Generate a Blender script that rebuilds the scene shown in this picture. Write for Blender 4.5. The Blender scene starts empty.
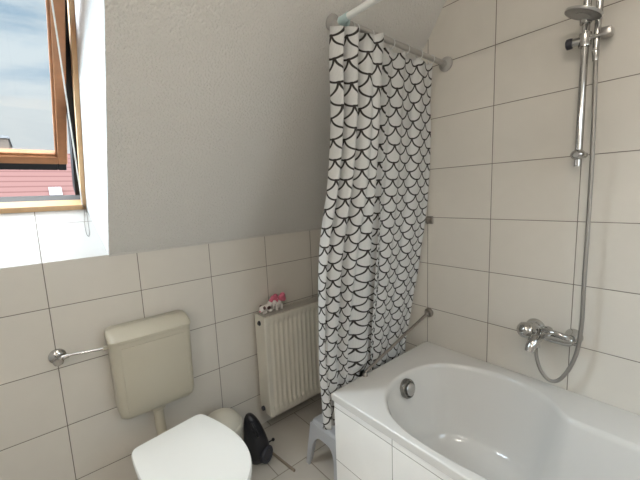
import bpy, bmesh, math, random
from mathutils import Vector, Matrix
random.seed(7)
C = bpy.context.scene.collection
SC = bpy.context.scene
PI = math.pi

# ------------------------------------------------------------------ camera, world, light, exposure
yaw, pit, roll = 0.6930294174303225, -0.1368901924440675, -0.042067195066717085
fw = Vector((math.sin(yaw)*math.cos(pit), math.cos(yaw)*math.cos(pit), math.sin(pit)))
rt = Vector((math.cos(yaw), -math.sin(yaw), 0)); up = rt.cross(fw)
r2 = rt*math.cos(roll) + up*math.sin(roll); u2 = -rt*math.sin(roll) + up*math.cos(roll)
cd = bpy.data.cameras.new('camera'); cam = bpy.data.objects.new('camera', cd); C.objects.link(cam)
cd.sensor_fit = 'HORIZONTAL'; cd.sensor_width = 36.0; cd.lens = 36.0*336.772/640.0
cd.clip_start = 0.02; cd.clip_end = 200
cam.matrix_world = Matrix(((r2.x, u2.x, -fw.x, -1.5931), (r2.y, u2.y, -fw.y, -1.6587), (r2.z, u2.z, -fw.z, 1.339), (0, 0, 0, 1)))
SC.camera = cam

SKY_LOW, SKY_HIGH, SKY_WEST, SKY_SOUTH = 0.385, 3.6, 13.0, 2.3    # brightness near the horizon, overhead, and of the sunlit haze in the west and south
ADDED_LAMP_W, ADDED_WALL_LAMP_W = 9.5, 17.0  # emission strengths of the added ceiling and wall lamps
SC.view_settings.view_transform = 'Standard'; SC.view_settings.look = 'None'
SC.view_settings.gamma = 1.0; SC.view_settings.use_curve_mapping = False
SC.view_settings.exposure = 1.22

def node(nt, t, **kw):
    n = nt.nodes.new(t)
    for k, v in kw.items(): setattr(n, k, v)
    return n
class NM:
    """tiny node-math helper"""
    def __init__(s, nt): s.nt = nt
    def put(s, sock, v):
        if isinstance(v, (int, float)): sock.default_value = v
        else: s.nt.links.new(v, sock)
    def m(s, op, a, b=None, c=None):
        n = s.nt.nodes.new('ShaderNodeMath'); n.operation = op
        s.put(n.inputs[0], a)
        if b is not None: s.put(n.inputs[1], b)
        if c is not None: s.put(n.inputs[2], c)
        return n.outputs[0]
    def rng(s, v, a, b, c=0.0, d=1.0, smooth=False):
        n = s.nt.nodes.new('ShaderNodeMapRange'); n.clamp = True
        if smooth: n.interpolation_type = 'SMOOTHSTEP'
        s.put(n.inputs[0], v); n.inputs[1].default_value = a; n.inputs[2].default_value = b
        n.inputs[3].default_value = c; n.inputs[4].default_value = d
        return n.outputs[0]
    def mix(s, f, a, b):
        n = s.nt.nodes.new('ShaderNodeMix'); n.data_type = 'RGBA'
        s.put(n.inputs[0], f)
        for sock, v in ((n.inputs[6], a), (n.inputs[7], b)):
            if isinstance(v, tuple): sock.default_value = (*v[:3], 1)
            else: s.nt.links.new(v, sock)
        return n.outputs[2]

world = bpy.data.worlds.new('sky'); SC.world = world; world.use_nodes = True
nt = world.node_tree; nt.nodes.clear(); N = NM(nt)
tc = node(nt, 'ShaderNodeTexCoord'); sep = node(nt, 'ShaderNodeSeparateXYZ'); nt.links.new(tc.outputs['Generated'], sep.inputs[0])
mp = node(nt, 'ShaderNodeMapping'); mp.inputs['Scale'].default_value = (3.2, 3.2, 8.5); mp.inputs['Location'].default_value = (0.3, 0.1, 0.55)
nt.links.new(tc.outputs['Generated'], mp.inputs[0])
noi = node(nt, 'ShaderNodeTexNoise'); noi.inputs['Scale'].default_value = 1.5; noi.inputs['Detail'].default_value = 6; noi.inputs['Roughness'].default_value = 0.55
noi.inputs['Distortion'].default_value = 0.4
nt.links.new(mp.outputs[0], noi.inputs['Vector'])
cl = N.rng(noi.outputs['Fac'], 0.36, 0.64, 0, 1, True)
col = N.mix(cl, (0.42, 0.61, 0.80), (0.85, 0.94, 1.0))
hz = N.rng(sep.outputs[2], 0.14, 0.34, 1, 0, True)           # paler towards the horizon
col = N.mix(N.m('MULTIPLY', hz, 0.75), col, (0.93, 0.95, 0.95))
col = N.mix(N.rng(sep.outputs[2], 0.55, 0.8), col, (0.95, 0.97, 1.0))
st = N.rng(sep.outputs[2], 0.50, 0.88, SKY_LOW, SKY_HIGH, True)
st = N.m('MULTIPLY', st, N.rng(sep.outputs[2], -0.05, 0.0, 0.35, 1.0))
dp = node(nt, 'ShaderNodeVectorMath', operation='DOT_PRODUCT'); nt.links.new(tc.outputs['Generated'], dp.inputs[0]); dp.inputs[1].default_value = Vector((-0.80, 0.42, 0.45)).normalized()
st = N.m('ADD', st, N.rng(dp.outputs['Value'], 0.80, 0.98, 0.0, SKY_WEST, True))
st = N.m('ADD', st, N.m('MULTIPLY', N.rng(sep.outputs[1], -0.1, -0.55, 0.0, SKY_SOUTH, True), N.rng(sep.outputs[2], -0.05, 0.05)))
bg = node(nt, 'ShaderNodeBackground'); nt.links.new(col, bg.inputs[0]); nt.links.new(st, bg.inputs[1])
wo = node(nt, 'ShaderNodeOutputWorld'); nt.links.new(bg.outputs[0], wo.inputs[0])

# window plane helpers: the roof slope starts at (y=0, z=1.118) and leans into the room
K = 0.677; LN = math.hypot(1, K)
NSY, NSZ = 1/LN, K/LN                 # outward normal of the slope
USY, USZ = -K/LN, 1/LN                # up along the slope
def WP(x, s, off): return Vector((x, NSY*off + USY*s, 1.118 + NSZ*off + USZ*s))
WX0, WX1 = -2.19, -1.382              # opening in the slope
WS1 = 1.18
pl = bpy.data.lights.new('daylight_portal', 'AREA'); pl.shape = 'RECTANGLE'; pl.size = 0.80; pl.size_y = 1.18
pl.cycles.is_portal = True
po = bpy.data.objects.new('daylight_portal', pl); C.objects.link(po)
cx = WP((WX0+WX1)/2, WS1/2, 0.33)
po.matrix_world = Matrix(((1, 0, 0, cx.x), (0, USY, NSY, cx.y), (0, USZ, NSZ, cx.z), (0, 0, 0, 1)))

# a second window, added in the unseen wall behind the camera to brighten the room
W2X0, W2X1, W2Z0, W2Z1 = -1.22, -0.36, 1.05, 2.10
pl2 = bpy.data.lights.new('added_window_portal', 'AREA'); pl2.shape = 'RECTANGLE'; pl2.size = W2X1-W2X0; pl2.size_y = W2Z1-W2Z0
pl2.cycles.is_portal = True
po2 = bpy.data.objects.new('added_window_portal', pl2); C.objects.link(po2)
po2.matrix_world = Matrix(((1, 0, 0, (W2X0+W2X1)/2), (0, 0, -1, -2.80), (0, 1, 0, (W2Z0+W2Z1)/2), (0, 0, 0, 1)))

# ------------------------------------------------------------------ helpers
def link_bsdf(m): return m.node_tree.nodes['Principled BSDF']
def mat(name, col, rough=0.5, metal=0.0, bump=0.0, bscale=60, var=0.0, vscale=6, bdist=0.0045, coat=0.0, trans=0.0, emit=None, es=0, spec=0.5):
    m = bpy.data.materials.new(name); m.use_nodes = True
    b = link_bsdf(m); t = m.node_tree; n = NM(t)
    b.inputs['Base Color'].default_value = (*col, 1); b.inputs['Roughness'].default_value = rough
    b.inputs['Metallic'].default_value = metal; b.inputs['Coat Weight'].default_value = coat; b.inputs['Specular IOR Level'].default_value = spec
    if emit: b.inputs['Emission Color'].default_value = (*emit, 1); b.inputs['Emission Strength'].default_value = es
    tcx = node(t, 'ShaderNodeTexCoord')
    if var:
        no = node(t, 'ShaderNodeTexNoise'); no.inputs['Scale'].default_value = vscale; no.inputs['Detail'].default_value = 4
        t.links.new(tcx.outputs['Object'], no.inputs['Vector'])
        t.links.new(n.mix(no.outputs['Fac'], tuple(c*(1-var) for c in col), tuple(min(1, c*(1+var)) for c in col)), b.inputs['Base Color'])
    if bump:
        no = node(t, 'ShaderNodeTexNoise'); no.inputs['Scale'].default_value = bscale; no.inputs['Detail'].default_value = 3
        t.links.new(tcx.outputs['Object'], no.inputs['Vector'])
        bp = node(t, 'ShaderNodeBump'); bp.inputs['Strength'].default_value = bump; bp.inputs['Distance'].default_value = bdist
        t.links.new(no.outputs['Fac'], bp.inputs['Height']); t.links.new(bp.outputs[0], b.inputs['Normal'])
    return m

def tile_mat(name, col, au, av, ou, ov, tw, th, grout=(0.16, 0.135, 0.11), gw=0.0024, rough=0.28, slope=False, var=0.06, stagger=False):
    """tiles tw x th with joints at ou + i*tw along axis au and ov + j*th along axis av (object axes)"""
    m = bpy.data.materials.new(name); m.use_nodes = True
    b = link_bsdf(m); t = m.node_tree; n = NM(t)
    tcx = node(t, 'ShaderNodeTexCoord'); sp = node(t, 'ShaderNodeSeparateXYZ'); t.links.new(tcx.outputs['Object'], sp.inputs[0])
    U = sp.outputs[au]
    if slope: V = n.m('ADD', n.m('MULTIPLY', sp.outputs[1], NSY), n.m('MULTIPLY', n.m('SUBTRACT', sp.outputs[2], 1.118), NSZ))
    else: V = sp.outputs[av]
    if stagger: U = n.m('ADD', U, n.m('MULTIPLY', n.m('MODULO', n.m('ADD', n.m('FLOOR', n.m('DIVIDE', n.m('SUBTRACT', V, ov), th)), 101.0), 2.0), tw/2))
    def dist(x, o, w):
        f = n.m('FRACT', n.m('DIVIDE', n.m('SUBTRACT', x, o), w))
        return n.m('MULTIPLY', n.m('MINIMUM', f, n.m('SUBTRACT', 1.0, f)), w)
    d = n.m('MINIMUM', dist(U, ou, tw), dist(V, ov, th))
    g = n.rng(d, gw*0.35, gw*0.85, 1, 0)
    idx = node(t, 'ShaderNodeCombineXYZ')
    t.links.new(n.m('FLOOR', n.m('DIVIDE', n.m('SUBTRACT', U, ou), tw)), idx.inputs[0])
    t.links.new(n.m('FLOOR', n.m('DIVIDE', n.m('SUBTRACT', V, ov), th)), idx.inputs[1])
    wn = node(t, 'ShaderNodeTexWhiteNoise'); t.links.new(idx.outputs[0], wn.inputs[0])
    no = node(t, 'ShaderNodeTexNoise'); no.inputs['Scale'].default_value = 5.5; no.inputs['Detail'].default_value = 5; no.inputs['Distortion'].default_value = 1.2
    t.links.new(tcx.outputs['Object'], no.inputs['Vector'])
    k = n.m('ADD', n.m('MULTIPLY', wn.outputs[0], 0.35), n.m('MULTIPLY', no.outputs['Fac'], 0.65))
    base = n.mix(k, tuple(c*(1-var) for c in col), tuple(min(1, c*(1+var)) for c in col))
    t.links.new(n.mix(g, base, grout), b.inputs['Base Color'])
    t.links.new(n.m('ADD', n.m('MULTIPLY', g, 0.5), rough), b.inputs['Roughness'])
    bp = node(t, 'ShaderNodeBump'); bp.inputs['Strength'].default_value = 0.5; bp.inputs['Distance'].default_value = 0.0015
    t.links.new(n.rng(d, 0, gw*1.6), bp.inputs['Height']); t.links.new(bp.outputs[0], b.inputs['Normal'])
    return m

def obj(name, bm, m, parent=None, smooth=None):
    bmesh.ops.recalc_face_normals(bm, faces=bm.faces[:])
    me = bpy.data.meshes.new(name); bm.to_mesh(me); bm.free()
    o = bpy.data.objects.new(name, me); C.objects.link(o)
    for mm in (m if isinstance(m, (list, tuple)) else [m]): me.materials.append(mm)
    if smooth is not None:
        for p in me.polygons: p.use_smooth = True
        me.set_sharp_from_angle(angle=math.radians(smooth))
    if parent is not None:
        o.parent = parent
        o.matrix_parent_inverse = Matrix.Translation(-parent.location if parent.type == 'EMPTY' else Vector())
    return o
def tag(o, label=None, cat=None, group=None, kind=None):
    if label: o['label'] = label
    if cat: o['category'] = cat
    if group: o['group'] = group
    if kind: o['kind'] = kind
    return o
def thing(name, loc, label, cat, group=None):
    o = bpy.data.objects.new(name, None); C.objects.link(o); o.location = loc; o.empty_display_size = 0.05
    return tag(o, label, cat, group)
def struct(name, bm, m, parent=None, smooth=None):
    o = obj(name, bm, m, parent, smooth)
    if parent is None: o['kind'] = 'structure'
    return o
def B(): return bmesh.new()
def add_box(bm, x0, x1, y0, y1, z0, z1, bevel=0, seg=2, fn=None):
    t = bmesh.new()
    vs = [t.verts.new((x, y, z)) for x in (x0, x1) for y in (y0, y1) for z in (z0, z1)]
    for f in ((0, 1, 3, 2), (4, 6, 7, 5), (0, 4, 5, 1), (2, 3, 7, 6), (0, 2, 6, 4), (1, 5, 7, 3)): t.faces.new([vs[i] for i in f])
    bmesh.ops.recalc_face_normals(t, faces=t.faces[:])
    if bevel: bmesh.ops.bevel(t, geom=t.edges[:], offset=bevel, segments=seg, profile=0.5, affect='EDGES', clamp_overlap=True)
    merge(bm, t, fn)
def merge(bm, t, fn=None):
    mp = {}
    for v in t.verts: mp[v] = bm.verts.new(fn(v.co) if fn else v.co)
    for f in t.faces:
        try: bm.faces.new([mp[v] for v in f.verts])
        except ValueError: pass
    t.free()
def add_tube(bm, pts, r, n=12, caps=True, rad=None):
    pts = [Vector(p) for p in pts]; rings = []
    up_ = Vector((0, 0, 1))
    for i, p in enumerate(pts):
        d = (pts[min(i+1, len(pts)-1)] - pts[max(i-1, 0)]).normalized()
        if i == 0:
            a = d.cross(up_) if abs(d.z) < 0.95 else d.cross(Vector((1, 0, 0)))
        else: a = a - d*a.dot(d)
        a.normalize(); b = d.cross(a)
        rr = rad[i] if rad else r
        rings.append([bm.verts.new(p + (a*math.cos(2*PI*k/n) + b*math.sin(2*PI*k/n))*rr) for k in range(n)])
    for A, Bb in zip(rings, rings[1:]):
        for k in range(n): bm.faces.new((A[k], A[(k+1) % n], Bb[(k+1) % n], Bb[k]))
    if caps:
        bm.faces.new(rings[0][::-1]); bm.faces.new(rings[-1])
def spline(pts, per=8):
    pts = [Vector(p) for p in pts]; P = [pts[0]*2-pts[1]] + pts + [pts[-1]*2-pts[-2]]; out = []
    for i in range(1, len(P)-2):
        a, b, c, d = P[i-1:i+3]
        for k in range(per):
            t = k/per
            out.append(0.5*((2*b) + (c-a)*t + (2*a-5*b+4*c-d)*t*t + (3*b-a-3*c+d)*t**3))
    out.append(pts[-1]); return out
def add_lathe(bm, prof, n=24, origin=(0, 0, 0), axis=(0, 0, 1)):
    """prof: list of (radius, height) along axis"""
    ax = Vector(axis).normalized(); a = ax.orthogonal().normalized(); b = ax.cross(a); o = Vector(origin); rings = []
    for r, h in prof:
        if r < 1e-6: rings.append([bm.verts.new(o + ax*h)])
        else: rings.append([bm.verts.new(o + ax*h + (a*math.cos(2*PI*k/n) + b*math.sin(2*PI*k/n))*r) for k in range(n)])
    for A, Bb in zip(rings, rings[1:]):
        for k in range(n):
            k2 = (k+1) % n
            if len(A) == 1 and len(Bb) == 1: continue
            if len(A) == 1: bm.faces.new((A[0], Bb[k2], Bb[k]))
            elif len(Bb) == 1: bm.faces.new((A[k], A[k2], Bb[0]))
            else: bm.faces.new((A[k], A[k2], Bb[k2], Bb[k]))
    if len(rings[0]) > 1: bm.faces.new(rings[0][::-1])
    if len(rings[-1]) > 1: bm.faces.new(rings[-1])
def add_loft(bm, rings, cap0=True, cap1=True):
    R = [[bm.verts.new(p) for p in r] for r in rings]; n = len(R[0])
    for A, Bb in zip(R, R[1:]):
        for k in range(n): bm.faces.new((A[k], A[(k+1) % n], Bb[(k+1) % n], Bb[k]))
    if cap0: bm.faces.new(R[0][::-1])
    if cap1: bm.faces.new(R[-1])
def add_ball(bm, c, rx, ry=None, rz=None, n=16, rot=None):
    ry = ry or rx; rz = rz or rx; t = bmesh.new()
    bmesh.ops.create_uvsphere(t, u_segments=n, v_segments=max(8, n//2), radius=1)
    cv = Vector(c)
    def f(co):
        v = Vector((co.x*rx, co.y*ry, co.z*rz))
        if rot: v = rot @ v
        return v + cv
    merge(bm, t, f)
def rrect(x0, x1, y0, y1, r, n=5):
    out = []
    for cx_, cy_, a0 in ((x1-r, y1-r, 0), (x0+r, y1-r, 90), (x0+r, y0+r, 180), (x1-r, y0+r, 270)):
        for k in range(n+1):
            a = math.radians(a0 + 90*k/n); out.append((cx_ + r*math.cos(a), cy_ + r*math.sin(a)))
    return out

# ------------------------------------------------------------------ materials
TILE = (0.66, 0.625, 0.565)
JA, JB, TW, TH = -1.6019, -0.6483, 0.3263, 0.25
M_tileA = tile_mat('window wall tiles', TILE, 0, 2, JA, 1.19, TW, TH)
M_tileB = tile_mat('bath wall tiles', TILE, 1, 2, JB, 1.19, TW, TH)
M_sill = tile_mat('sill tiles', (0.48, 0.475, 0.46), 0, 2, JA, 0.0, TW, 0.2485, slope=True)
M_floor = tile_mat('floor tiles', (0.52, 0.49, 0.44), 0, 1, -0.688, -0.38, 0.333, 0.333, grout=(0.27, 0.24, 0.20), gw=0.004, rough=0.3, var=0.10, stagger=True)
M_panel = tile_mat('bath panel tiles', (0.89, 0.88, 0.85), 1, 2, -0.958, 0.178, TW, TH, grout=(0.30, 0.28, 0.25))
M_plaster = mat('white textured plaster', (0.73, 0.715, 0.68), 0.85, bump=1.0, bscale=130, bdist=0.0075)
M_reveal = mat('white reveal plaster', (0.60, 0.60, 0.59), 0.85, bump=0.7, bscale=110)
M_white = mat('white paint', (0.82, 0.81, 0.79), 0.6)
M_bead = mat('grey tile edge trim', (0.55, 0.53, 0.50), 0.5)
M_wood = mat('orange brown window wood', (0.42, 0.19, 0.085), 0.45, var=0.25, vscale=25)
M_woodl = mat('pale pine window wood', (0.62, 0.40, 0.22), 0.5, var=0.18, vscale=25)
M_clad = mat('black window cladding', (0.016, 0.016, 0.018), 0.65, spec=0.2)
M_alu = mat('grey aluminium flashing', (0.09, 0.09, 0.09), 0.6, 0.0)
M_chrome = mat('chrome', (0.52, 0.51, 0.495), 0.09, 1.0)
M_chromed = mat('dull chrome', (0.50, 0.48, 0.46), 0.28, 1.0)
M_hose = mat('chrome shower hose', (0.36, 0.34, 0.315), 0.30, 1.0, bump=0.5, bscale=350)
M_tub = mat('white bath enamel', (0.66, 0.645, 0.615), 0.15, coat=0.3)
M_lid = mat('bright white seat plastic', (0.84, 0.855, 0.835), 0.22)
M_ceram = mat('white ceramic', (0.80, 0.80, 0.77), 0.12)
M_cist = mat('cream cistern plastic', (0.49, 0.455, 0.365), 0.32)
M_cream = mat('cream bin plastic', (0.66, 0.63, 0.54), 0.4)
M_rad = mat('warm white radiator enamel', (0.70, 0.67, 0.59), 0.38)
M_radd = mat('grey radiator grille', (0.42, 0.40, 0.36), 0.5)
M_black = mat('black plastic', (0.012, 0.012, 0.016), 0.32)
M_blackd = mat('dark grey plastic', (0.035, 0.035, 0.045), 0.45)
M_grey = mat('grey stool plastic', (0.44, 0.45, 0.47), 0.42)
M_rod = mat('white painted rod', (0.80, 0.82, 0.80), 0.3)
M_rodg = mat('grey metal rod', (0.47, 0.45, 0.43), 0.35, 0.5)
M_teal = mat('pale turquoise plastic joint', (0.48, 0.62, 0.62), 0.35)
M_clear = mat('clear white plastic', (0.75, 0.76, 0.76), 0.25)
M_flange = mat('grey plastic flange', (0.42, 0.40, 0.38), 0.4)
M_pink = mat('pink plastic', (0.70, 0.17, 0.26), 0.5)
M_toyw = mat('white toy plastic', (0.78, 0.74, 0.72), 0.5)
M_toyb = mat('dark brown toy plastic', (0.10, 0.05, 0.05), 0.5)
M_strip = mat('brown stick', (0.27, 0.22, 0.17), 0.6)
M_cordg = mat('grey cord', (0.20, 0.19, 0.17), 0.7)
M_cord = mat('white cord', (0.72, 0.70, 0.66), 0.6)

# glass: a thin pane
M_glass = bpy.data.materials.new('window glass'); M_glass.use_nodes = True
t = M_glass.node_tree; t.nodes.clear()
tr = node(t, 'ShaderNodeBsdfTransparent'); gl = node(t, 'ShaderNodeBsdfGlossy'); gl.inputs['Roughness'].default_value = 0.02
mx = node(t, 'ShaderNodeMixShader'); fr = node(t, 'ShaderNodeLayerWeight'); fr.inputs[0].default_value = 0.5
tr.inputs[0].default_value = (0.95, 0.97, 0.97, 1)
fm = NM(t).m('MULTIPLY_ADD', NM(t).m('POWER', fr.outputs['Facing'], 4.0), 0.35, 0.03); t.links.new(fm, mx.inputs[0]); t.links.new(tr.outputs[0], mx.inputs[1]); t.links.new(gl.outputs[0], mx.inputs[2])
oo = node(t, 'ShaderNodeOutputMaterial'); t.links.new(mx.outputs[0], oo.inputs[0])

# curtain: white cloth with black fish-scale line pattern
def curtain_mat():
    m = bpy.data.materials.new('white cloth with black scale pattern'); m.use_nodes = True
    b = link_bsdf(m); t = m.node_tree; n = NM(t)
    uv = node(t, 'ShaderNodeUVMap'); sp = node(t, 'ShaderNodeSeparateXYZ'); t.links.new(uv.outputs[0], sp.inputs[0])
    W, H = 0.102, 0.0375
    U, V = sp.outputs[0], sp.outputs[1]
    j = n.m('FLOOR', n.m('DIVIDE', V, H)); tt = n.m('FRACT', n.m('DIVIDE', V, H))
    def arc(jj, top):
        odd = n.m('MULTIPLY', n.m('MODULO', n.m('ADD', jj, 100.0), 2.0), 0.5)
        x = n.m('FRACT', n.m('ADD', n.m('DIVIDE', U, W), odd))
        x = n.m('MULTIPLY', n.m('SUBTRACT', x, 0.5), 2.0)
        y = n.m('MULTIPLY', n.m('SUBTRACT', top, tt), H/(W/2)*1.18)
        d = n.m('SQRT', n.m('ADD', n.m('MULTIPLY', x, x), n.m('MULTIPLY', y, y)))
        return n.rng(n.m('ABSOLUTE', n.m('SUBTRACT', d, 0.97)), 0.062, 0.100, 1, 0)
    line = n.m('MAXIMUM', arc(j, 1.0), arc(n.m('ADD', j, 1.0), 2.0))
    ck = node(t, 'ShaderNodeTexWave'); ck.inputs['Scale'].default_value = 70; ck.bands_direction = 'X'
    t.links.new(uv.outputs[0], ck.inputs['Vector'])
    white = n.mix(ck.outputs['Fac'], (0.66, 0.655, 0.64), (0.74, 0.735, 0.72))
    colr = n.mix(line, white, (0.030, 0.025, 0.021))
    t.links.new(colr, b.inputs['Base Color']); b.inputs['Roughness'].default_value = 0.6
    tl = node(t, 'ShaderNodeBsdfTranslucent'); t.links.new(colr, tl.inputs[0])
    mxx = node(t, 'ShaderNodeMixShader'); mxx.inputs[0].default_value = 0.28
    t.links.new(b.outputs[0], mxx.inputs[1]); t.links.new(tl.outputs[0], mxx.inputs[2])
    t.links.new(mxx.outputs[0], t.nodes['Material Output'].inputs[0])
    return m
M_curtain = curtain_mat()

# ------------------------------------------------------------------ the room
XL, YF, ZC = -2.62, -2.75, 2.46
bm = B(); add_box(bm, XL-0.1, 0.1, YF-0.1, 0.1, -0.1, 0); struct('floor', bm, M_floor)
bm = B(); add_box(bm, XL-0.1, 0.0, 0.0, 0.10, 0, 1.118); struct('wall_back', bm, M_tileA)
bm = B(); add_box(bm, 0.0, 0.10, YF-0.1, 0.75, 0, ZC+0.1); struct('wall_right', bm, M_tileB)
bm = B(); add_box(bm, XL-0.1, XL, YF-0.1, 0.1, 0, ZC+0.1); struct('wall_left', bm, M_white)
bm = B(); add_box(bm, XL, -2.2, YF-0.1, YF, 0, ZC+0.1); add_box(bm, -1.38, W2X0, YF-0.1, YF, 0, ZC+0.1); add_box(bm, W2X1, 0.0, YF-0.1, YF, 0, ZC+0.1); add_box(bm, W2X0, W2X1, YF-0.1, YF, 0, W2Z0); add_box(bm, W2X0, W2X1, YF-0.1, YF, W2Z1, ZC+0.1); add_box(bm, -2.2, -1.38, YF-0.1, YF, 2.02, ZC+0.1)
struct('wall_front', bm, M_white)
bm = B(); add_box(bm, -2.2, -1.38, YF-0.06, YF-0.02, 0.005, 2.02); d1 = struct('door_1', bm, M_white)
bm = B(); add_tube(bm, [(-1.46, YF-0.02, 1.05), (-1.46, YF+0.04, 1.05), (-1.58, YF+0.04, 1.05)], 0.009); obj('door_handle', bm, M_chrome, d1, 40)
YC = -K*(ZC-1.118)
bm = B(); add_box(bm, XL-0.1, 0.1, YF-0.1, YC+0.02, ZC, ZC+0.1); struct('ceiling', bm, M_white)

w2 = bpy.data.objects.new('added_rear_window', None); C.objects.link(w2); w2.location = (-0.8, YF-0.06, W2Z0); w2['kind'] = 'structure'  # added window, lets in fill daylight from behind the camera
bm = B()
for a in ((W2X0, W2X0+0.06, W2Z0, W2Z1), (W2X1-0.06, W2X1, W2Z0, W2Z1), (W2X0+0.06, W2X1-0.06, W2Z0, W2Z0+0.06), (W2X0+0.06, W2X1-0.06, W2Z1-0.06, W2Z1)): add_box(bm, a[0], a[1], YF-0.085, YF-0.03, a[2], a[3])
obj('window_frame', bm, M_white, w2)
bm = B(); add_box(bm, W2X0+0.055, W2X1-0.055, YF-0.062, YF-0.056, W2Z0+0.055, W2Z1-0.055); obj('pane', bm, M_glass, w2)

# sloping roof wall with the opening for the roof window, and its deep reveal
S1 = (ZC-1.118)*LN
DEP = 0.345
def quad(bm, *p): return bm.faces.new([bm.verts.new(q) for q in p])
def slab(bm, x0, x1, s0, s1, o0=0.0, o1=0.06):
    add_box(bm, x0, x1, s0, s1, o0, o1, fn=lambda c: WP(c.x, c.y, c.z))
bm = B()
slab(bm, XL-0.1, WX0, -0.0, S1+0.1); slab(bm, WX1, 0.0, 0.0, S1+0.1); slab(bm, WX0, WX1, WS1, S1+0.1)
struct('wall_slope', bm, M_plaster)
# reveal: right side splays slightly
RX1 = -1.412
def prism(bm, corners, d):
    """solid from a quad extruded by vector d"""
    a = [Vector(c) for c in corners]; b = [c+d for c in a]
    add_loft(bm, [a, b])
bm = B(); prism(bm, [WP(WX1-0.0004, -0.02, 0.0), WP(WX1-0.0004, WS1+0.02, 0.0), WP(RX1, WS1+0.02, DEP), WP(RX1, -0.02, DEP)], Vector((0.05, NSY*0.004, NSZ*0.004)))
struct('trim_1', bm, M_reveal)
bm = B(); prism(bm, [WP(WX0, -0.02, 0.0), WP(WX0, WS1+0.02, 0.0), WP(WX0, WS1+0.02, DEP), WP(WX0, -0.02, DEP)], Vector((-0.05, 0, 0)))
struct('trim_2', bm, M_reveal)
bm = B(); slab(bm, WX0, WX1+0.02, WS1, WS1+0.05, 0.0, DEP); struct('trim_3', bm, M_reveal)
bm = B(); slab(bm, WX0-0.03, WX1+0.02, -0.05, 0.0, 0.002, DEP+0.05); struct('window_sill', bm, M_sill)
# fixed frame
w1 = bpy.data.objects.new('window_1', None); C.objects.link(w1); w1.location = WP(-1.8, 0, DEP); w1['kind'] = 'structure'
FX0, FX1 = WX0, RX1
bm = B()
slab(bm, FX1-0.016, FX1+0.03, 0.0, WS1, DEP, DEP+0.045); slab(bm, FX0-0.03, FX0+0.02, 0.0, WS1, DEP, DEP+0.045)
slab(bm, FX0, FX1, -0.012, 0.026, DEP, DEP+0.045); slab(bm, FX0, FX1, WS1-0.04, WS1, DEP, DEP+0.045)
obj('window_frame', bm, M_woodl, w1)
bm = B()
slab(bm, FX1-0.034, FX1+0.03, 0.05, WS1, DEP+0.046, DEP+0.13); slab(bm, FX0-0.03, FX0+0.035, 0.05, WS1, DEP+0.046, DEP+0.13); slab(bm, FX0, FX1, WS1-0.05, WS1, DEP+0.046, DEP+0.13)
obj('outer_frame', bm, M_clad, w1)
bm = B(); slab(bm, FX0-0.03, FX1+0.03, -0.02, 0.018, DEP+0.046, DEP+0.10); obj('sill_flashing', bm, M_alu, w1)
# sash, hung at mid height and swung open
TH_ = math.radians(26.0)
SP, SO = 0.60, 0.40
def SW(x, s, o):
    ds, do = s-SP, o-SO
    return WP(x, SP + ds*math.cos(TH_) + do*math.sin(TH_), SO + do*math.cos(TH_) - ds*math.sin(TH_))
def sbox(bm, x0, x1, s0, s1, o0, o1): add_box(bm, x0, x1, s0, s1, o0, o1, 0.003, 1, fn=lambda c: SW(c.x, c.y, c.z))
SX1, SX0, SS0, SS1 = -1.447, -2.15, 0.034, 1.14
bm = B()
sbox(bm, SX1-0.038, SX1, SS0, SS1, 0.375, 0.42); sbox(bm, SX0, SX0+0.052, SS0, SS1, 0.375, 0.42)
sbox(bm, SX0+0.052, SX1-0.038, SS0, SS0+0.055, 0.375, 0.42); sbox(bm, SX0+0.052, SX1-0.038, SS1-0.055, SS1, 0.375, 0.42)
sash = obj('sash', bm, M_wood, w1)
bm = B()
sbox(bm, SX1-0.047, SX1-0.036, SS0+0.05, SS1-0.05, 0.385, 0.40); sbox(bm, SX0+0.050, SX0+0.066, SS0+0.05, SS1-0.05, 0.385, 0.40)
sbox(bm, SX0+0.06, SX1-0.045, SS0+0.053, SS0+0.067, 0.385, 0.40)
obj('glazing_bead', bm, M_wood, sash)
bm = B(); sbox(bm, SX0+0.05, SX1-0.036, SS0+0.05, SS1-0.05, 0.402, 0.406); obj('pane', bm, M_glass, sash)
bm = B()
sbox(bm, SX1-0.034, SX1+0.001, SS0-0.118, SS1+0.01, 0.421, 0.44); sbox(bm, SX0-0.004, SX0+0.058, SS0-0.02, SS1+0.01, 0.421, 0.44)
sbox(bm, SX0+0.05, SX1-0.034, SS0-0.118, SS0+0.006, 0.421, 0.44); sbox(bm, SX0+0.05, SX1-0.05, SS1-0.05, SS1+0.01, 0.421, 0.44)
obj('sash_cladding', bm, M_clad, sash)
# tile edge beads
bm = B(); add_box(bm, WX1, -0.001, -0.005, 0.0, 1.112, 1.121); struct('trim_4', bm, M_bead)

# ------------------------------------------------------------------ bathtub
TX0, TX1, TY1, TY0, RIM = -0.721, -0.002, -0.640, -2.35, 0.494
tub = thing('bathtub', (-0.36, -1.5, 0), 'white built-in bathtub with tiled front panel along the tiled right wall', 'bathtub')
ctr = (-0.385, -1.43)
inner_pts = [(-0.576, -0.815), (-0.50, -0.779), (-0.409, -0.762), (-0.31, -0.770), (-0.22, -0.800), (-0.155, -0.855), (-0.103, -0.945), (-0.076, -1.06), (-0.078, -1.15), (-0.106, -1.236), (-0.15, -1.30),
             (-0.195, -1.345), (-0.205, -1.40), (-0.205, -1.55), (-0.205, -1.75), (-0.205, -1.95), (-0.215, -2.08), (-0.25, -2.17), (-0.31, -2.215), (-0.39, -2.225), (-0.47, -2.215), (-0.55, -2.17),
             (-0.60, -2.08), (-0.625, -1.95), (-0.64, -1.75), (-0.655, -1.55), (-0.668, -1.38), (-0.678, -1.27), (-0.688, -1.18), (-0.690, -1.08), (-0.680, -0.98), (-0.645, -0.89)]
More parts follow.
